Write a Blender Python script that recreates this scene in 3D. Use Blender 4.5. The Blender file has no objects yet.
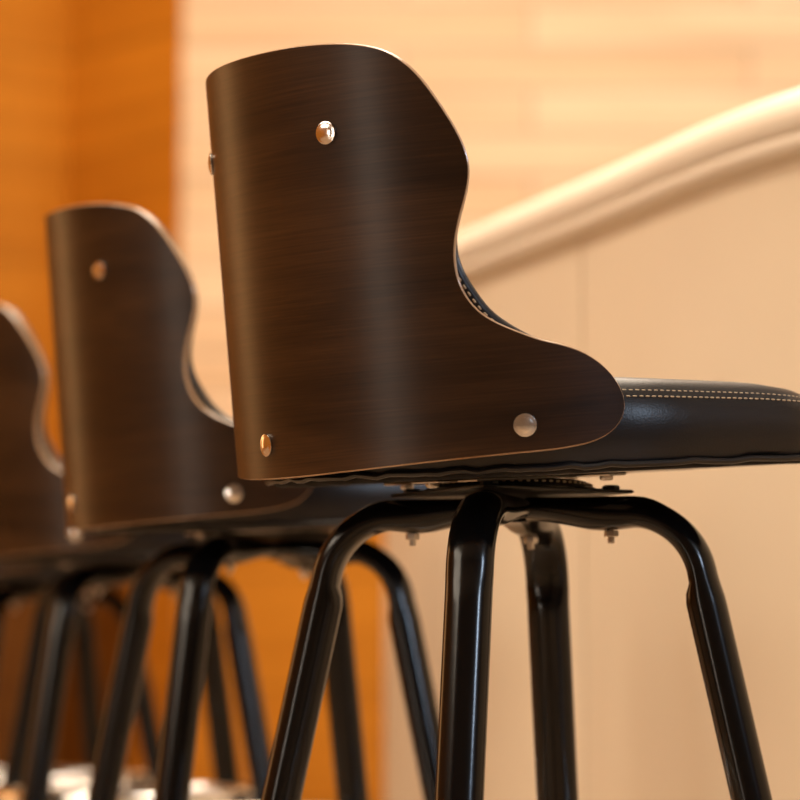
import bpy, math, random
from mathutils import Vector, Matrix
import numpy as np
random.seed(4)
R_ = math.radians
scene = bpy.context.scene
COL = scene.collection

# ------------------------------------------------------------------ helpers
class MB:
    """collects verts / faces / uvs, then links them as ONE mesh object"""
    def __init__(s):
        s.v, s.f, s.mi, s.uv, s.flat = [], [], [], [], []
    def add(s, verts, faces, mi=0, uvs=None, flat=False):
        o = len(s.v)
        s.v += [tuple(p) for p in verts]
        s.uv += [tuple(u) for u in uvs] if uvs else [(p[0], p[1]) for p in verts]
        for f in faces:
            s.f.append(tuple(o + i for i in f)); s.mi.append(mi); s.flat.append(flat)
    def grid(s, rows, mi=0, uvs=None, closed=False, flip=False):
        n, m = len(rows), len(rows[0])
        vs = [p for r in rows for p in r]
        us = [u for r in uvs for u in r] if uvs else None
        fs = []
        for i in range(n - 1):
            for j in range(m if closed else m - 1):
                k = (j + 1) % m
                q = (i*m + j, i*m + k, (i+1)*m + k, (i+1)*m + j)
                fs.append(q[::-1] if flip else q)
        s.add(vs, fs, mi, us)
    def box(s, c, d, M=None, mi=0, bev=0.0):
        x, y, z = (k/2 for k in d)
        if bev <= 0:
            vs = [Vector((c[0]+a*x, c[1]+b*y, c[2]+e*z)) for e in (-1, 1) for (a, b) in ((-1,-1),(1,-1),(1,1),(-1,1))]
            fs = [(3,2,1,0),(4,5,6,7),(0,1,5,4),(1,2,6,5),(2,3,7,6),(3,0,4,7)]
        else:
            prof = [(-z, bev), (-z+bev, 0), (z-bev, 0), (z, bev)]
            vs, fs = [], []
            for (h, ins) in prof:
                X, Y = x-ins, y-ins; k = bev
                vs += [Vector((c[0]+a, c[1]+b, c[2]+h)) for a, b in
                       ((-X+k,-Y),(X-k,-Y),(X,-Y+k),(X,Y-k),(X-k,Y),(-X+k,Y),(-X,Y-k),(-X,-Y+k))]
            for i in range(3):
                for j in range(8):
                    fs.append((i*8+j, i*8+(j+1)%8, i*8+8+(j+1)%8, i*8+8+j))
            fs.append(tuple(range(7,-1,-1))); fs.append(tuple(range(24,32)))
        if M: vs = [M @ p for p in vs]
        s.add(vs, fs, mi, flat=True)
    def lathe(s, prof, M=None, n=24, mi=0, flat=False):
        """profile of (radius, height) about local z, closed at both ends"""
        vs, fs = [], []
        for (r, h) in prof:
            for j in range(n):
                a = 2*math.pi*j/n
                vs.append(Vector((r*math.cos(a), r*math.sin(a), h)))
        for i in range(len(prof)-1):
            for j in range(n):
                fs.append((i*n+j, i*n+(j+1)%n, (i+1)*n+(j+1)%n, (i+1)*n+j))
        fs.append(tuple(range(n-1,-1,-1)))
        fs.append(tuple((len(prof)-1)*n + j for j in range(n)))
        if M: vs = [M @ p for p in vs]
        s.add(vs, fs, mi, flat=flat)
    def build(s, name, mats, parent=None, M=None, smooth=True, angle=None):
        me = bpy.data.meshes.new(name)
        me.from_pydata(s.v, [], s.f)
        for m in (mats if isinstance(mats, (list, tuple)) else [mats]): me.materials.append(m)
        uvl = me.uv_layers.new(name='UVMap')
        for p in me.polygons:
            p.material_index = s.mi[p.index]
            p.use_smooth = smooth and not s.flat[p.index]
            for li in p.loop_indices:
                uvl.data[li].uv = s.uv[me.loops[li].vertex_index]
        me.update()
        if angle: me.set_sharp_from_angle(angle=R_(angle))
        o = bpy.data.objects.new(name, me); COL.objects.link(o)
        if parent: o.parent = parent
        if M is not None: o.matrix_local = M
        return o

def empty(name, loc, rz=0.0):
    o = bpy.data.objects.new(name, None); COL.objects.link(o)
    o.location = loc; o.rotation_euler = (0, 0, rz)
    o.empty_display_size = .1
    return o

def axes(o, z, x=None):
    """matrix whose z axis is z, at o"""
    z = Vector(z).normalized()
    x = Vector(x) if x else (Vector((0,0,1)) if abs(z.z) < .9 else Vector((1,0,0)))
    y = z.cross(x).normalized(); x = y.cross(z)
    return Matrix.Translation(o) @ Matrix((x, y, z)).transposed().to_4x4()

def catmull(pts, n=10):
    P = [np.array(p, float) for p in pts]
    P = [2*P[0]-P[1]] + P + [2*P[-1]-P[-2]]
    out = []
    for i in range(1, len(P)-2):
        for k in range(n):
            t = k/n
            a, b, c, d = P[i-1:i+3]
            out.append(.5*((2*b)+(c-a)*t+(2*a-5*b+4*c-d)*t*t+(3*b-a-3*c+d)*t**3))
    out.append(P[-2])
    return np.array(out)

def resample(p, n):
    d = np.r_[0, np.cumsum(np.linalg.norm(np.diff(p, axis=0), axis=1))]
    t = np.linspace(0, d[-1], n)
    return np.stack([np.interp(t, d, p[:, k]) for k in range(p.shape[1])], 1)

def smooth_line(p, it):
    p = p.copy()
    for _ in range(it):
        p[1:-1] = .5*p[1:-1] + .25*(p[:-2] + p[2:])
    return p

def sstep(a, b, x):
    t = min(1, max(0, (x-a)/(b-a))); return t*t*(3-2*t)

# ------------------------------------------------------------------ materials
def new_mat(name):
    m = bpy.data.materials.new(name); m.use_nodes = True
    nt = m.node_tree; b = nt.nodes['Principled BSDF']
    return m, nt, b
def nd(nt, t, **k):
    n = nt.nodes.new(t)
    for a, v in k.items():
        if a in n.inputs: n.inputs[a].default_value = v
        else: setattr(n, a, v)
    return n
def ramp(nt, stops, fac):
    r = nt.nodes.new('ShaderNodeValToRGB'); e = r.color_ramp.elements
    while len(e) < len(stops): e.new(.5)
    for i, (p, c) in enumerate(stops):
        e[i].position = p; e[i].color = (*c, 1)
    nt.links.new(fac, r.inputs['Fac']); return r.outputs['Color']
def bump(nt, b, h, strength, dist):
    n = nd(nt, 'ShaderNodeBump', Strength=strength, Distance=dist)
    nt.links.new(h, n.inputs['Height']); nt.links.new(n.outputs['Normal'], b.inputs['Normal'])
def simple(name, col, rough, metal=0, coat=0, spec=.5):
    m, nt, b = new_mat(name)
    b.inputs['Base Color'].default_value = (*col, 1)
    b.inputs['Roughness'].default_value = rough
    b.inputs['Metallic'].default_value = metal
    b.inputs['Coat Weight'].default_value = coat
    b.inputs['Specular IOR Level'].default_value = spec
    return m

def walnut():
    m, nt, b = new_mat('dark_walnut_veneer')
    tc = nd(nt, 'ShaderNodeUVMap', uv_map='UVMap')
    oi = nd(nt, 'ShaderNodeObjectInfo')
    mp = nd(nt, 'ShaderNodeMapping'); mp.inputs['Scale'].default_value = (3.0, 150, 1)
    nt.links.new(tc.outputs[0], mp.inputs['Vector'])
    cx = nd(nt, 'ShaderNodeCombineXYZ'); nt.links.new(oi.outputs['Random'], cx.inputs['Z'])
    mu = nd(nt, 'ShaderNodeMath', operation='MULTIPLY'); mu.inputs[1].default_value = 9
    nt.links.new(oi.outputs['Random'], mu.inputs[0]); nt.links.new(mu.outputs[0], cx.inputs['X'])
    nt.links.new(cx.outputs[0], mp.inputs['Location'])
    # broad cathedral figure
    n1 = nd(nt, 'ShaderNodeTexNoise', Scale=1.0, Detail=3, Roughness=.55, Distortion=.7)
    mp1 = nd(nt, 'ShaderNodeMapping'); mp1.inputs['Scale'].default_value = (3.2, 17, 1)
    nt.links.new(tc.outputs[0], mp1.inputs['Vector']); nt.links.new(cx.outputs[0], mp1.inputs['Location'])
    nt.links.new(mp1.outputs[0], n1.inputs['Vector'])
    # fine grain
    n2 = nd(nt, 'ShaderNodeTexNoise', Scale=4.0, Detail=6, Roughness=.65, Distortion=.25)
    nt.links.new(mp.outputs[0], n2.inputs['Vector'])
    mx = nd(nt, 'ShaderNodeMath', operation='MULTIPLY_ADD'); mx.inputs[1].default_value = .45
    nt.links.new(n2.outputs['Fac'], mx.inputs[0])
    h = nd(nt, 'ShaderNodeMath', operation='MULTIPLY'); h.inputs[1].default_value = .55
    nt.links.new(n1.outputs['Fac'], h.inputs[0]); nt.links.new(h.outputs[0], mx.inputs[2])
    c = ramp(nt, [(.34, (.010, .0039, .0013)), (.5, (.031, .0130, .0044)), (.66, (.058, .0255, .0088))], mx.outputs[0])
    nt.links.new(c, b.inputs['Base Color'])
    b.inputs['Roughness'].default_value = .33
    b.inputs['Specular IOR Level'].default_value = .36
    bump(nt, b, n2.outputs['Fac'], .12, .0006)
    return m
def leather():
    m, nt, b = new_mat('black_leather')
    tc = nd(nt, 'ShaderNodeTexCoord')
    v = nd(nt, 'ShaderNodeTexVoronoi', Scale=620.0)
    n = nd(nt, 'ShaderNodeTexNoise', Scale=24.0, Detail=4)
    nt.links.new(tc.outputs['Object'], v.inputs['Vector']); nt.links.new(tc.outputs['Object'], n.inputs['Vector'])
    mu = nd(nt, 'ShaderNodeMath', operation='MULTIPLY_ADD'); mu.inputs[1].default_value = .12
    nt.links.new(v.outputs['Distance'], mu.inputs[0]); nt.links.new(n.outputs['Fac'], mu.inputs[2])
    b.inputs['Base Color'].default_value = (.0075, .0062, .0070, 1)
    b.inputs['Roughness'].default_value = .35
    b.inputs['Specular IOR Level'].default_value = .47
    bump(nt, b, mu.outputs[0], .30, .0022)
    return m
def planks(name, c1, c2, bw, rh, offz, rough=.45, mortar=.006, spec=.5):
    m, nt, b = new_mat(name)
    tc = nd(nt, 'ShaderNodeUVMap', uv_map='UVMap')
    mp = nd(nt, 'ShaderNodeMapping'); mp.inputs['Location'].default_value = (.0, offz, 0)
    nt.links.new(tc.outputs[0], mp.inputs['Vector'])
    br = nd(nt, 'ShaderNodeTexBrick', Scale=1.0)
    br.offset = .37; br.squash = 1
    br.inputs['Brick Width'].default_value = bw; br.inputs['Row Height'].default_value = rh
    br.inputs['Mortar Size'].default_value = mortar; br.inputs['Mortar Smooth'].default_value = .4
    br.inputs['Color1'].default_value = (*c1, 1); br.inputs['Color2'].default_value = (*c2, 1)
    br.inputs['Mortar'].default_value = tuple(.52*k for k in c2) + (1,)
    nt.links.new(mp.outputs[0], br.inputs['Vector'])
    mp2 = nd(nt, 'ShaderNodeMapping'); mp2.inputs['Scale'].default_value = (.7, 12, 1)
    nt.links.new(tc.outputs[0], mp2.inputs['Vector'])
    n = nd(nt, 'ShaderNodeTexNoise', Scale=1.6, Detail=4, Roughness=.6)
    nt.links.new(mp2.outputs[0], n.inputs['Vector'])
    g = ramp(nt, [(.3, (.80, .74, .66)), (.7, (1.06, 1.04, 1.02))], n.outputs['Fac'])
    mix = nd(nt, 'ShaderNodeMix', data_type='RGBA', blend_type='MULTIPLY'); mix.inputs[0].default_value = 1
    nt.links.new(br.outputs['Color'], mix.inputs[6]); nt.links.new(g, mix.inputs[7])
    nt.links.new(mix.outputs[2], b.inputs['Base Color'])
    b.inputs['Roughness'].default_value = rough; b.inputs['Specular IOR Level'].default_value = spec
    bump(nt, b, br.outputs['Fac'], -.3, .004)
    return m
def plaster(name, col, var=.06, rough=.6):
    m, nt, b = new_mat(name)
    tc = nd(nt, 'ShaderNodeTexCoord')
    n = nd(nt, 'ShaderNodeTexNoise', Scale=3.0, Detail=5)
    nt.links.new(tc.outputs['Object'], n.inputs['Vector'])
    c = ramp(nt, [(.3, tuple(k*(1-var) for k in col)), (.7, tuple(min(1, k*(1+var)) for k in col))], n.outputs['Fac'])
    nt.links.new(c, b.inputs['Base Color']); b.inputs['Roughness'].default_value = rough
    return m
def gloss_black():
    m, nt, b = new_mat('black_gloss_paint')
    tc = nd(nt, 'ShaderNodeTexCoord')
    n = nd(nt, 'ShaderNodeTexNoise', Scale=90.0, Detail=3)
    nt.links.new(tc.outputs['Object'], n.inputs['Vector'])
    b.inputs['Base Color'].default_value = (.0035, .0032, .0034, 1)
    b.inputs['Roughness'].default_value = .17; b.inputs['Specular IOR Level'].default_value = .34
    bump(nt, b, n.outputs['Fac'], .05, .001)
    return m

M_WALNUT = walnut()
M_EDGE = simple('pale_plywood_edge', (.42, .25, .13), .30, coat=.5)
M_LEATHER = leather()
M_PIPING = simple('black_leather_piping', (.010, .009, .009), .4)
M_THREAD = simple('tan_thread', (.55, .44, .30), .7)
M_DUST = simple('black_dust_cloth', (.010, .009, .009), .85, spec=.2)
M_BLACK = gloss_black()
M_STEEL = simple('zinc_steel', (.55, .50, .44), .32, metal=1)
M_DARKSTEEL = simple('black_oxide_steel', (.02, .02, .02), .45, metal=.6)
M_CHROME = simple('polished_chrome', (.88, .86, .83), .17, metal=1)
M_RUBBER = simple('black_rubber', (.012, .012, .012), .8)
M_CREAM = plaster('cream_lacquer', (.80, .68, .52), .02, .42)
M_CREAMTOP = plaster('cream_rolled_edge', (.88, .79, .66), .02, .34)
M_MAPLE = planks('pale_maple_blocks', (.77, .53, .31), (.88, .66, .43), .95, .12, .04, .5)
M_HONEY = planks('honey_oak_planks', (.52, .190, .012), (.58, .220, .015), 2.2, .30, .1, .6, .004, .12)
M_DADO = planks('red_brown_dado', (.13, .044, .004), (.15, .052, .005), 2.2, .30, .1, .6, .004, .12)  # oak darkened to carry the shade low in the recess
M_BEIGE = plaster('warm_beige_paint', (.26, .18, .11), .03, .8)
M_FLOOR = planks('pale_floor_boards', (.48, .35, .22), (.54, .39, .26), 1.4, .12, 0, .3, .003)
M_CEIL = plaster('ceiling_paint', (.72, .62, .48), .03, .8)

# ------------------------------------------------------------------ the bar stool
SHELL_R, SHELL_T = .210, .0095
OUTLINE = [(.235,.0),(.2490,.0003),(.2715,.0028),(.2874,.0087),(.2978,.0187),(.302,.0307),(.3008,.042),(.2955,.054),(.2847,.0658),
 (.2717,.0746),(.2573,.0806),(.2416,.0854),(.2243,.0932),(.2080,.1020),(.1960,.1125),(.1874,.1276),(.1845,.1445),(.1858,.16),(.1902,.176),
 (.1970,.1945),(.2002,.2085),(.1996,.2208),(.1939,.2379),(.182,.2606),(.1677,.2823),(.1519,.2970),(.1355,.3046),(.1116,.3098),(.0779,.3131),
 (.04,.3142),(.008,.3145)]
OUTLINE = [(s, z + .0025*max(0, (z-.1)/.21)) for s, z in OUTLINE]
OUT = smooth_line(resample(catmull(OUTLINE, 10), 170), 3)

def on_shell(s, z, r=SHELL_R):
    a = s/SHELL_R
    return Vector((-r*math.cos(a), -r*math.sin(a), z))

def low_rise(s, z):
    return z + .0062*(1-math.exp(-(s/.15)**2))*max(0.0, 1-z/.05) + .0012*max(0.0, 1-z/.05)

def pad_outline():
    """inner upholstery: slightly inside the wood, but filling the hollow of the waist"""
    p = OUT.copy()
    d = np.gradient(p, axis=0); d /= np.linalg.norm(d, axis=1)[:, None]
    nrm = np.stack([d[:, 1], -d[:, 0]], 1)             # outward (towards larger s / z)
    off = np.array([-.0045 + .0098*math.exp(-(((z-.118)/.031)**2)) for s, z in p])
    q = p + nrm*off[:, None]
    q = q[(p[:, 1] > .058)]
    return smooth_line(q, 4)

def shell_mesh():
    mb = MB(); NC = 96
    w = np.linspace(-1, 1, NC+1)
    for r, flip in ((SHELL_R, False), (SHELL_R-SHELL_T, True)):
        rows = [[on_shell(sm*k, low_rise(sm*k, z), r) for k in w] for sm, z in OUT]
        uv = [[(sm*k, z) for k in w] for sm, z in OUT]
        mb.grid(rows, 0, uv, flip=flip)
    loop = [(s, z) for s, z in OUT] + [(-s, z) for s, z in OUT[::-1]]
    loop += [(x, 0.0) for x in np.linspace(-.23, .23, 60)]
    rows, uvs = [], []
    n = len(loop)
    L = np.array(loop)
    d = np.roll(L, -1, 0) - np.roll(L, 1, 0); d /= np.linalg.norm(d, axis=1)[:, None] + 1e-12
    N = np.stack([d[:, 1], -d[:, 0]], 1)
    prof = [(SHELL_R, 0), (SHELL_R-.0006, .0006), (SHELL_R-.0025, .0011), (SHELL_R-SHELL_T+.0025, .0011), (SHELL_R-SHELL_T+.0006, .0006), (SHELL_R-SHELL_T, 0)]
    rows = [[on_shell(L[i][0]+N[i][0]*o, low_rise(L[i][0], L[i][1])+N[i][1]*o, r) for i in range(n)] for r, o in prof]
    uvs = [[(L[i][0], r) for i in range(n)] for r, o in prof]
    mb.grid(rows, 1, uvs, closed=True)
    return mb

PAD_T = .016
def pad_mesh():
    q = pad_outline(); mb = MB(); NC = 72
    w = np.linspace(-1, 1, NC+1)
    r0 = SHELL_R-SHELL_T-.0002
    prof = [(r0, -.013), (r0, -.001), (r0-.0006, .0006), (r0-.002, .0022), (r0-.006, .0034), (r0-PAD_T+.005, .0026), (r0-PAD_T+.001, -.001), (r0-PAD_T, -.006)]
    L = np.array([(s, z) for s, z in q] + [(-s, z) for s, z in q[::-1]])
    n = len(L)
    d = np.gradient(L, axis=0); d /= np.linalg.norm(d, axis=1)[:, None]
    N = np.stack([d[:, 1], -d[:, 0]], 1)
    rows = [[on_shell(L[i][0]+N[i][0]*o, L[i][1]+N[i][1]*o, r) for i in range(n)] for r, o in prof]
    mb.grid(rows)
    # front face: rows bridge the two halves of the innermost loop
    h = n//2
    face = []
    for i in range(h):
        a = L[i]+N[i]*prof[-1][1]
        face.append([on_shell(a[0]*k, a[1], prof[-1][0]) for k in w])
    mb.grid(face, flip=True)
    # lower edge
    lo = [on_shell(q[0][0]*k, q[0][1], r0) for k in w]
    mb.grid([lo, face[0]], flip=True)
    st = MB()
    run = 0.0
    for i in range(4, h-1):
        seg = np.linalg.norm(L[i+1]-L[i]); run += seg
        if run < .0058: continue
        run = 0.0
        for sg in (1, -1):
            a, b = L[i], L[i]+ (L[i+1]-L[i])/seg*.0036
            nn = N[i]
            p = [on_shell(sg*(c[0]-nn[0]*.0022), c[1]-nn[1]*.0022, r0+.0003) for c in (a, b)]
            dash(st, p[0], p[1], .0008)
    return mb, st

def dash(mb, a, b, r):
    a, b = Vector(a), Vector(b)
    m = axes(a, b-a); L = (b-a).length
    mb.lathe([(r*.5, 0), (r, L*.18), (r, L*.82), (r*.5, L)], m, n=6)

def seat_plan(ins=0.0, n_arc=60):
    """D-shaped plan, (u forward, l left); round back, straight sides, rounded front corners"""
    W = .2000 - ins; uf = .205 - ins; rc = .075 - ins*.3
    pts = []
    for k in range(n_arc+1):                         # back half circle from left to right
        a = math.pi/2 + math.pi*k/n_arc
        pts.append((W*math.cos(a), W*math.sin(a)))
    for u in np.linspace(.02, uf-rc-.005, 7): pts.append((u, -W))
    for k in range(15):
        a = -math.pi/2 + (math.pi/2)*k/14
        pts.append((uf-rc+rc*math.cos(a), -W+rc+rc*math.sin(a)))
    bow = .012
    for t in np.linspace(-.85, .85, 9):
        pts.append((uf + bow*(1-t*t)*.6, t*(W-rc)))
    for k in range(15):
        a = (math.pi/2)*k/14
        pts.append((uf-rc+rc*math.cos(a), W-rc+rc*math.sin(a)))
    for u in np.linspace(uf-rc-.005, .02, 7): pts.append((u, W))
    p = np.array(pts)
    return p

def ring_pts(ins, z, wob=0.0):
    P = seat_plan(max(ins, 0))
    if ins < 0:
        c = np.array([.0, 0]); P = c + (P-c)*(1 - ins/.2)
    return [Vector((u, l, z + wob*math.sin(i*1.9)*math.sin(i*.37))) for i, (u, l) in enumerate(P)]

SEAM_Z = .0420
def tail_in(u):      # the cushion narrows slightly where it slides inside the wooden shell
    return u
def seat_meshes():
    cu = MB()
    inset = .012                                      # inside the wood at the back
    def loop(ins, z, wob=0.0):
        out = []
        for p in ring_pts(ins, z, wob):
            k = sstep(.03, -.06, p.x)*.058             # squeezed in behind the front half
            u = p.x*(1-k)
            drop = u*(.045 + .040*(p.z+.0095)/.05) + (.10*max(0, u-.10)**1.5*1.6 if p.z > .0 else 0)*max(0, p.z/.05)
            out.append(Vector((u, p.y*(1-k), p.z - drop)))
        return out
    rows = [loop(.012, -.0095), loop(.0035, -.0088, .0008), loop(.0005, -.001), loop(-.0022, .010), loop(-.0018, .022), loop(.0000, .033),
            loop(.0042, SEAM_Z-.0012), loop(.0055, SEAM_Z-.0018), loop(.0068, SEAM_Z+.0002), loop(.0105, .0475), loop(.017, .0520), loop(.030, .0550), loop(.055, .0570), loop(.10, .0578), loop(.16, .0580)]
    cu.grid(rows, closed=True)
    cu.add(rows[-1], [tuple(range(len(rows[-1])))])
    cu.add(rows[0], [tuple(range(len(rows[0])-1, -1, -1))])
    st = MB()
    for ins, z in ((.0030, SEAM_Z-.0026), (.0085, SEAM_Z+.0022)):
        L = np.array([tuple(p) for p in loop(ins, z)])
        L = np.vstack([L, L[:1]])
        tot = np.linalg.norm(np.diff(L, axis=0), axis=1).sum()
        q = resample(L, int(tot/.0026))
        for i in range(0, len(q)-2, 2):
            dash(st, q[i], q[i]+(q[i+1]-q[i])*1.25, .00062)
    pi = MB()
    pr = .0024
    L = loop(.0012, -.0098, .0012)
    n = len(L); ring = []
    for j in range(8):
        a = 2*math.pi*j/8; row = []
        for i in range(n):
            t = (L[(i+1) % n]-L[i-1]).normalized(); o = t.cross(Vector((0, 0, 1)))
            row.append(L[i]+o*pr*math.cos(a)+Vector((0, 0, pr*math.sin(a))))
        ring.append(row)
    pi.grid(ring+[ring[0]], closed=True)
    du = MB()
    rows = [loop(.006, -.0095), loop(.007, -.0125, .0012), loop(.012, -.0142, .0008), loop(.03, -.0146)]
    du.grid(rows, closed=True, flip=True)
    du.add(rows[-1], [tuple(range(len(rows[-1])-1, -1, -1))])
    du.add(rows[0], [tuple(range(len(rows[0])))])
    return cu, st, pi, du

def bolt_mesh():
    b = MB()
    b.lathe([(.0030, -.004), (.0030, 0), (.0082, .0), (.0086, .0008), (.0084, .0018), (.0074, .0021), (.0070, .0021), (.0056, .0026), (.0038, .0030), (.0018, .0032), (.0003, .0033)], n=28)
    return b

TUBE_W, TUBE_N = .0177, .0155
LEG_TAN, LEG_R0, LEG_Z = .22, .139, .634
def leg_mesh(az):
    """tube: flat run under the plate, dented bend, splayed shank; in the base frame"""
    turn = math.pi/2 - math.atan(LEG_TAN); br = .056
    t = br*math.tan(turn/2)
    path = []
    r0 = LEG_R0 - t
    for r in np.linspace(.014, r0, 16): path.append((r, LEG_Z, 0.0))
    for k in range(1, 25):
        a = turn*k/24
        path.append((r0+br*math.sin(a), LEG_Z-br+br*math.cos(a), a))
    r1, z1, _ = path[-1]
    for z in list(np.linspace(z1, z1-.06, 9)[1:])+list(np.linspace(z1-.06, .012, 10)[1:]):
        path.append((r1+(z1-z)*LEG_TAN, z, turn))
    ca, sa = math.cos(az), math.sin(az)
    rows, run, prev = [], 0.0, None
    s_b0 = r0-.014; s_b1 = s_b0+br*turn
    for (r, z, a) in path:
        if prev: run += math.hypot(r-prev[0], z-prev[1])
        prev = (r, z)
        tr, tz = math.cos(a), -math.sin(a)
        ir, iz = -math.sin(a), -math.cos(a)            # inside of the bend
        k_in = .42*sstep(s_b0-.035, s_b0+.012, run)*(1-sstep(s_b1+.006, s_b1+.020, run))
        k_out = .12*sstep(s_b0+.01, s_b0+.03, run)*(1-sstep(s_b1+.004, s_b1+.028, run))
        flat = 1-sstep(.0, .085, run)
        row = []
        for j in range(32):
            f = 2*math.pi*j/32
            c, s = math.cos(f), math.sin(f)
            hn = TUBE_N*c*(1-.40*flat)
            if c > 0: hn *= 1-k_in*(1-.35*s*s)
            else: hn *= 1-k_out
            wv = TUBE_W*s*(1+.28*flat+.05*k_in)
            rr, zz = r+ir*hn, z+iz*hn
            if c > 0: zz += .0
            row.append(Vector((rr*ca - wv*sa, rr*sa + wv*ca, zz + .5*flat*TUBE_N*.8)))
        rows.append(row)
    mb = MB(); mb.grid(rows, closed=True)
    mb.add(rows[0], [tuple(range(31, -1, -1))]); mb.add(rows[-1], [tuple(range(32))])
    r, z, a = path[-1]
    g = MB()
    g.lathe([(.0170, .0), (.0195, .002), (.0195, .020), (.0183, .024)], Matrix.Translation((r*ca+.0006*ca, r*sa, 0)), n=24)
    return mb, g

def swivel_matrix(yaw, pitch=6.73, roll=2.03):
    """seat frame -> base frame: the seat is pitched back and leans a touch to one side"""
    tau, rho = R_(pitch), R_(roll)
    c, s = math.cos(yaw), math.sin(yaw)
    fx, ly, z = Vector((c, s, 0)), Vector((-s, c, 0)), Vector((0, 0, 1))
    fw = fx*math.cos(tau)+z*math.sin(tau); up = z*math.cos(tau)-fx*math.sin(tau)
    l2 = ly*math.cos(rho)+up*math.sin(rho); u2 = up*math.cos(rho)-ly*math.sin(rho)
    return Matrix.Translation((0, 0, .6803)) @ Matrix((fw, l2, u2)).transposed().to_4x4()

def make_stool(label):
    root = empty('bar_stool', (0, 0, 0))
    root['label'] = label; root['category'] = 'bar stool'; root['group'] = 'bar stools lined up along the cream counter'
    S = swivel_matrix(0)
    up = []
    sh = shell_mesh().build('back_shell', [M_WALNUT, M_EDGE], root, S); up.append(sh)
    bm_ = None
    for (s, z) in ((.0942, .2498), (-.0942, .2498), (0, .0262), (.2258, .0255), (-.2258, .0255)):
        p = on_shell(s, z); n = Vector((p.x, p.y, 0)).normalized()
        if bm_ is None:
            b = bolt_mesh().build('bolt', M_CHROME, sh, angle=50); bm_ = b.data
        else:
            b = bpy.data.objects.new('bolt', bm_); COL.objects.link(b); b.parent = sh
        b.matrix_local = axes(p, n)
        b['label'] = 'domed chrome bolt'
    pm, ps = pad_mesh()
    pad = pm.build('back_pad', M_LEATHER, root, S); up.append(pad)
    pad['label'] = 'black leather lining of the wooden back'
    ps.build('stitching', M_THREAD, pad)
    cu, st, pi, du = seat_meshes()
    seat = cu.build('seat', M_LEATHER, root, S, angle=60); up.append(seat)
    seat['label'] = 'black leather cushion with tan double stitching'
    st.build('stitching', M_THREAD, seat); pi.build('piping', M_PIPING, seat)
    dc = du.build('dust_cover', M_DUST, seat)
    # swivel: tilted upper plate with ears, bearing ring
    sp = MB()
    TT = Matrix.Rotation(math.atan(.045), 4, 'Y')
    sp.box((0, 0, -.0160), (.140, .140, .0022), TT, bev=.0010)
    for a in (0, 90, 180, 270):
        sp.box((.085, 0, -.0160), (.044, .026, .0020), TT @ Matrix.Rotation(R_(a+22), 4, 'Z'), bev=.0008)
    sw = sp.build('swivel_plate', M_STEEL, root, S); up.append(sw)
    for a in (22, 112, 202, 292):
        q = MB(); q.lathe([(.0050, .0), (.0056, -.001), (.0050, -.003), (.003, -.0038)][::-1], TT @ Matrix.Translation((.096*math.cos(R_(a)), .096*math.sin(R_(a)), -.0170)), n=12)
        q.build('screw', M_STEEL, sw)
    # base, in the root's own frame
    be = MB(); be.lathe([(.070, .6535), (.071, .6545), (.064, .6580), (.060, .6612), (.050, .6622)], n=40)
    bear = be.build('bearing', M_DARKSTEEL, root, angle=40)
    sd = MB()
    for k in range(64):
        a0, a1 = 2*math.pi*k/64, 2*math.pi*(k+.5)/64
        dash(sd, (.0640*math.cos(a0), .0640*math.sin(a0), .6588), (.0640*math.cos(a1), .0640*math.sin(a1), .6588), .0009)
    sd.build('stitching', M_THREAD, bear)  # pale bearing dots around the swivel, not sewn thread
    mp = MB()
    mp.box((0, 0, .6528), (.140, .140, .0026), Matrix.Rotation(R_(45), 4, 'Z'), bev=.0011)
    pl = mp.build('mounting_plate', M_DARKSTEEL, root)
    for k in range(4):
        az = R_(90*k)
        lm, gm = leg_mesh(az)
        leg = lm.build('leg', M_BLACK, root, angle=75)
        gm.build('rubber_foot', M_RUBBER, leg, angle=40)
        X = Matrix.Translation((.080*math.cos(az), .080*math.sin(az), 0))
        h = MB(); h.lathe([(.0066, .6541), (.0072, .6549), (.0072, .6568), (.0058, .6580)], X, n=6, flat=True)
        h.build('bolt_head', M_DARKSTEEL, pl)
        h = MB(); h.lathe([(.0024, .6125), (.0027, .6132), (.0027, .6176), (.0052, .6176), (.0058, .6182), (.0058, .6218), (.0052, .6224)], X, n=6, flat=True)
        h.build('nut', M_STEEL, pl)
    ring = MB(); rr, rt, zr = .1685, .0105, FOOT_Z
    rows = []
    for j in range(17):
        a = 2*math.pi*j/16
        rows.append([Vector(((rr+rt*math.cos(a))*math.cos(b), (rr+rt*math.cos(a))*math.sin(b), zr+rt*math.sin(a))) for b in np.linspace(0, 2*math.pi, 97)[:-1]])
    ring.grid(rows, closed=True, flip=True)
    fr = ring.build('foot_ring', M_CHROME, root); fr['label'] = 'chrome foot ring'
    root['_n'] = 0; del root['_n']
    return root, [o.name for o in up]
FOOT_Z = .367

def pose(root, swivel_names, X, Y, base_deg, yaw_deg, off=(0, 0), pitch=6.73, roll=2.03, dz=0.0):
    root.location = (X+off[0], Y+off[1], 0); root.rotation_euler = (0, 0, R_(base_deg))
    M = Matrix.Translation(Matrix.Rotation(-R_(base_deg), 3, 'Z') @ Vector((-off[0], -off[1], dz))) @ swivel_matrix(R_(yaw_deg-base_deg), pitch, roll)
    # the lean of the seat belongs to the seat, so it turns with it
    for ch in root.children:
        if ch.name.split('.')[0] in swivel_names: ch.matrix_local = M

def copy_tree(o, parent=None):
    c = o.copy(); COL.objects.link(c)
    if parent: c.parent = parent; c.matrix_parent_inverse = o.matrix_parent_inverse.copy()
    for ch in list(o.children): copy_tree(ch, c)
    return c

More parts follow.
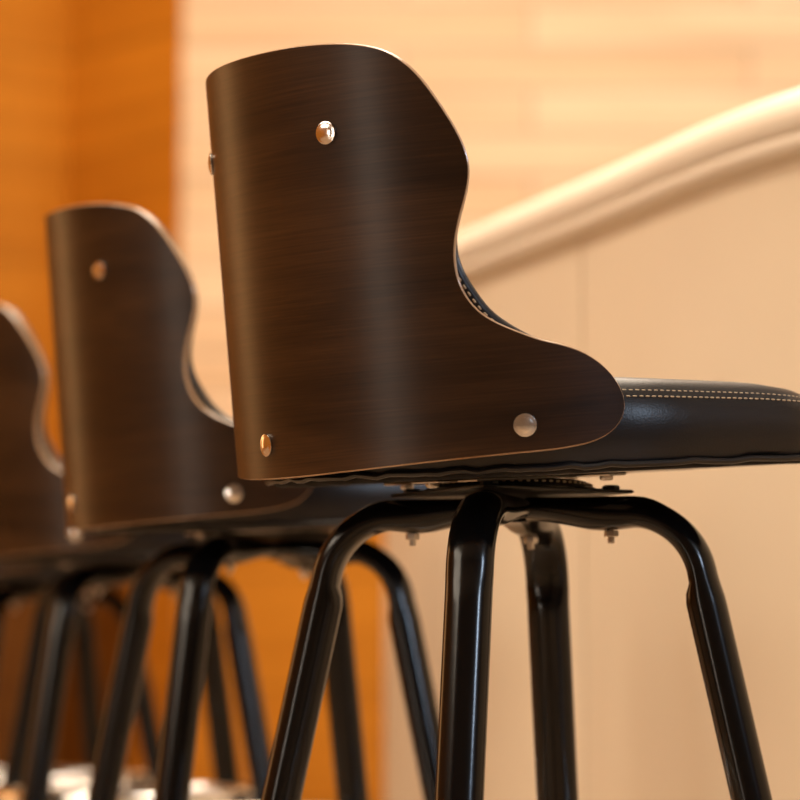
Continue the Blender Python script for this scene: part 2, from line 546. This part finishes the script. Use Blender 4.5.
proto, SW = make_stool('nearest and largest bar stool, dark walnut back and black leather seat in sharp focus')
SPOTS = [
 (.0816, 2.2092, -14, 30.8, None, (.006, 0)),
 (-.1292, 2.8558, -25.5, 21.0, 'second bar stool in the row, blurred walnut back overlapped by the sharp nearest stool', (-.0052, 0)),
 (-.337, 3.522, -32, 15.5, 'third bar stool in the row, only its curved front edge showing at the left border', (.008, 0)),
 (-.538, 4.185, -20, 20.0, 'fourth and farthest bar stool, mostly hidden behind the third, its black leg showing low down', (0, 0)),
]
stools = [proto] + [copy_tree(proto) for _ in SPOTS[1:]]
for st_, (X, Y, bd, yd, lab, off) in zip(stools, SPOTS):
    if lab: st_['label'] = lab
    pose(st_, SW, X, Y, bd, yd, off, *((6.73, 2.03) if lab is None else (5.6, 2.7, -.004)))

# ------------------------------------------------------------------ curved bar counter
PATH = [(1.20, 1.62), (.86, 2.10), (.61, 2.50), (.407, 2.835), (.324, 3.02), (.252, 3.24), (.177, 3.46), (.056, 3.82), (-.012, 4.16), (-.045, 4.50), (-.048, 4.86), (-.01, 5.2), (.08, 5.5), (.22, 5.72), (.42, 5.84)]
CP = smooth_line(resample(catmull(PATH, 14), 240), 10)
_d = np.gradient(CP, axis=0); _d /= np.linalg.norm(_d, axis=1)[:, None]
CN = np.stack([-_d[:, 1], _d[:, 0]], 1)              # outward, towards the stools
CS = np.r_[0, np.cumsum(np.linalg.norm(np.diff(CP, axis=0), axis=1))]
LIP = .027                                           # the lip stands this far out from the panels
def cpt(i, n, z):
    return Vector((CP[i][0]+CN[i][0]*(n-LIP), CP[i][1]+CN[i][1]*(n-LIP), z))
def cat(s, n, z):
    n = n + .003
    x = np.interp(s, CS, CP[:, 0]); y = np.interp(s, CS, CP[:, 1])
    a = np.interp(s, CS, CN[:, 0]); b = np.interp(s, CS, CN[:, 1])
    return Vector((x+a*(n-LIP), y+b*(n-LIP), z))
counter = empty('bar_counter', (.40, 2.81, 0))
counter['label'] = 'long curved cream bar counter with a rolled top edge, running behind the stools'
counter['category'] = 'counter'
CB = Matrix.Translation(-Vector((.40, 2.81, 0)))
def sweep(mb, prof, caps=True):
    rows = [[CB @ cpt(i, n, z + (DZ if z > .5 else 0)) for n, z in prof] for i in range(len(CP))]
    mb.grid(rows, closed=True)
    if caps:
        mb.add(rows[0], [tuple(range(len(prof)))]); mb.add(rows[-1], [tuple(range(len(prof)-1, -1, -1))])
DZ = .027
top = MB()
sweep(top, [(-.42, 1.06), (-.42, 1.094), (-.41, 1.100), (-.03, 1.100)][::1] + [(-.03, 1.06)])
top.build('countertop', M_CREAMTOP, counter, angle=35)
lp = [(-.032, 1.100)] + [tuple(q) for q in catmull([(-.026, 1.1005), (-.005, 1.0975), (.014, 1.089), (.026, 1.0765), (.030, 1.064), (.0285, 1.053), (.0250, 1.0462), (.0215, 1.0432)], 4)]
lp += [tuple(q) for q in catmull([(.0205, 1.0425), (.0225, 1.0405), (.0235, 1.036), (.0222, 1.0305), (.0180, 1.0262), (.0110, 1.0235)], 4)] + [(-.032, 1.0235)]
lip = MB(); sweep(lip, lp[::-1])
lip.build('rolled_edge', M_CREAMTOP, counter, angle=50)
core = MB(); sweep(core, [(-.40, .0), (-.40, 1.06), (-.035, 1.06), (-.016, 1.02), (-.016, .0)][::1])
core.build('carcass', M_CREAM, counter, angle=35)
# front panels, each seam leaning a little
s800 = float(np.interp(2.81, CP[:, 1], CS))
seams = [s800 - 1.39, s800 - .63, s800 + .13 - .76*0 - .30 + .62 - .03]
base = float(np.interp(3.30, CP[:, 1], CS)) + .10
edges = [base + .62*k for k in range(-3, 5)]
edges = [max(.005, min(CS[-1]-.005, e)) for e in edges]
edges = sorted(set([.005] + edges + [CS[-1]-.005]))
LEAN = 0.0
for a, b in zip(edges[:-1], edges[1:]):
    if b-a < .05: continue
    mb = MB(); g = .0020
    rows_o, rows_i = [], []
    for k in range(25):
        t = k/24; zo, zi = [], []
        for z in np.linspace(.0, 1.026+DZ, 9):
            lean = LEAN*(1.026-z)
            lo = a+g+(lean if a > .01 else 0); hi = b-g+(lean if b < CS[-1]-.01 else 0)
            s = lo+(hi-lo)*t
            e = .0015 if k in (0, 24) else 0
            zo.append(CB @ cat(s, -e, z)); zi.append(CB @ cat(s, -.0155, z))
        rows_o.append(zo); rows_i.append(zi)
    ring = [r_o + r_i[::-1] for r_o, r_i in zip(rows_o, rows_i)]
    mb.grid(ring, closed=True)
    m = len(ring[0])
    mb.add(ring[0], [tuple(range(m))]); mb.add(ring[-1], [tuple(range(m-1, -1, -1))])
    mb.build('front_panel', M_CREAM, counter, angle=35)

# ------------------------------------------------------------------ the room
def wall(name, pts, z0, z1, mat, thick=.12, side=1):
    """wall standing on a plan polyline, with real thickness behind it"""
    P = [Vector((x, y)) for x, y in pts]
    mb = MB(); s = 0.0
    for a, b in zip(P[:-1], P[1:]):
        d = (b-a); L = d.length; n = Vector((-d.y, d.x))/L*thick*side
        f = [a, b, b+n, a+n]
        vs = [Vector((p.x, p.y, z)) for z in (z0, z1) for p in f]
        uv = [(s, z0), (s+L, z0), (s+L, z0), (s, z0), (s, z1), (s+L, z1), (s+L, z1), (s, z1)]
        mb.add(vs, [(0,1,5,4),(1,2,6,5),(2,3,7,6),(3,0,4,7),(4,5,6,7),(3,2,1,0)], 0, uv, flat=True)
        s += L
    o = mb.build(name, mat, smooth=False); o['kind'] = 'structure'; return o
def slab(name, x0, x1, y0, y1, z0, z1, mat):
    mb = MB(); mb.box(((x0+x1)/2, (y0+y1)/2, (z0+z1)/2), (x1-x0, y1-y0, z1-z0))
    o = mb.build(name, mat, smooth=False); o['kind'] = 'structure'; return o
H = 3.3
slab('floor', -4.3, 4.3, -2.6, 8.4, -.1, 0, M_FLOOR)
slab('ceiling', -4.3, 4.3, -2.6, 8.4, H, H+.1, M_CEIL)
wall('wall_back', [(-.595, 7.5), (4.2, 7.5)], 0, H, M_MAPLE)
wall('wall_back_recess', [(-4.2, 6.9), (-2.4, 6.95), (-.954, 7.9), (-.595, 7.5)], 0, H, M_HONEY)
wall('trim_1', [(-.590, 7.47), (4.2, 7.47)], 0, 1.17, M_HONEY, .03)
wall('trim_2', [(-2.4, 6.92), (-.954, 7.87), (-.745, 7.637)], 0, .85, M_DADO, .03)  # added dark sheet standing in for shade on the lower recess wall
wall('wall_left', [(-4.2, -2.5), (-4.2, 6.9)], 0, H, M_HONEY)
wall('wall_front', [(4.2, -2.5), (-4.2, -2.5)], 0, H, M_BEIGE)
wall('wall_right', [(4.2, 7.5), (4.2, -2.5)], 0, H, M_BEIGE)

# ------------------------------------------------------------------ light
def aim(o, to):
    o.rotation_euler = (Vector(to)-o.location).to_track_quat('-Z', 'Y').to_euler()
def area(name, loc, to, size, power, col):
    l = bpy.data.lights.new(name, 'AREA'); l.shape = 'RECTANGLE'; l.size, l.size_y = size
    l.energy = power; l.color = col
    o = bpy.data.objects.new(name, l); COL.objects.link(o); o.location = loc; aim(o, to); return o
def spot(name, loc, to, power, col, ang, blend=.6, r=.06):
    l = bpy.data.lights.new(name, 'SPOT'); l.energy = power; l.color = col
    l.spot_size = R_(ang); l.spot_blend = blend; l.shadow_soft_size = r
    o = bpy.data.objects.new(name, l); COL.objects.link(o); o.location = loc; aim(o, to); return o
WARM = (1.0, .82, .63)
COOL = (.62, .78, 1.0)
# high window in the far right corner behind the camera, and another on the right wall
area('window_light', (3.9, -1.9, 2.75), (0, 2.2, .6), (.50, .9), 66, COOL)
area('high_window_light', (4.05, 3.6, 2.45), (0, 2.6, .9), (1.6, .8), 90, COOL)
# low window on the left wall, behind the camera; further along it an added warm fill, no window
area('left_window_light', (-4.1, -1.65, .75), (0, 2.1, .7), (.34, 1.4), 20, (1.0, .90, .76))
area('side_window_light', (-4.1, 5.3, 1.35), (0, 3.6, .9), (1.8, 1.9), 24, (1.0, .52, .20))
area('clerestory_light', (-4.0, 1.4, 2.75), (.2, 3.0, .6), (4.2, 1.0), 85, (1.0, .86, .68))  # added soft fill for the counter front, no opening there
area('ceiling_panel_light', (.35, 3.9, 3.26), (.35, 3.9, 0), (1.2, 4.6), 115, (1.0, .84, .66))  # added overhead glow, stretched so seat tops and rims reflect it
spot('dado_light', (-.3, 5.6, 3.22), (-.2, 7.5, .55), 50, WARM, 50, .9)  # added spot to brighten the lower honey panelling
# downlights washing the maple wall
for x in (-.15, 1.3, 2.8):
    spot('wall_washer', (x, 5.7, 3.22), (x, 7.5, 1.75), 56, WARM, 100, 1.0)
spot('recess_washer', (-1.3, 6.7, 3.22), (-.95, 7.8, 1.9), 38, WARM, 75, .9)
# downlights over the stools and the counter
for x, y, e in ((-1.3, 1.9, 115), (-1.5, 3.0, 115), (-1.7, 4.1, 100)):
    spot('aisle_downlight', (x, y, 3.2), (.15, y+.4, .35), e, WARM, 75, .8, .30)
for x, y, e in ((.33, 2.38, 55), (-.25, 4.0, 50)):
    spot('bar_downlight', (x, y, 3.2), (x, y, .4), e, WARM, 70, .8, .15)

w = bpy.data.worlds.new('World'); scene.world = w; w.use_nodes = True
w.node_tree.nodes['Background'].inputs[0].default_value = (1.0, .80, .58, 1)
w.node_tree.nodes['Background'].inputs[1].default_value = .05

# ------------------------------------------------------------------ camera
cam = bpy.data.cameras.new('Camera'); cam.sensor_width = 36; cam.lens = 2800/800*36
cam.dof.use_dof = True; cam.dof.focus_distance = 2.07; cam.dof.aperture_fstop = .126/.028
cam.clip_start = .05
co = bpy.data.objects.new('Camera', cam); COL.objects.link(co)
co.location = (0, 0, .5); co.rotation_euler = (math.pi/2 + math.atan(288/2800), 0, 0)
scene.camera = co
vs = scene.view_settings
vs.view_transform = 'Standard'; vs.look = 'None'; vs.gamma = 1; vs.use_curve_mapping = False
vs.exposure = 0.08
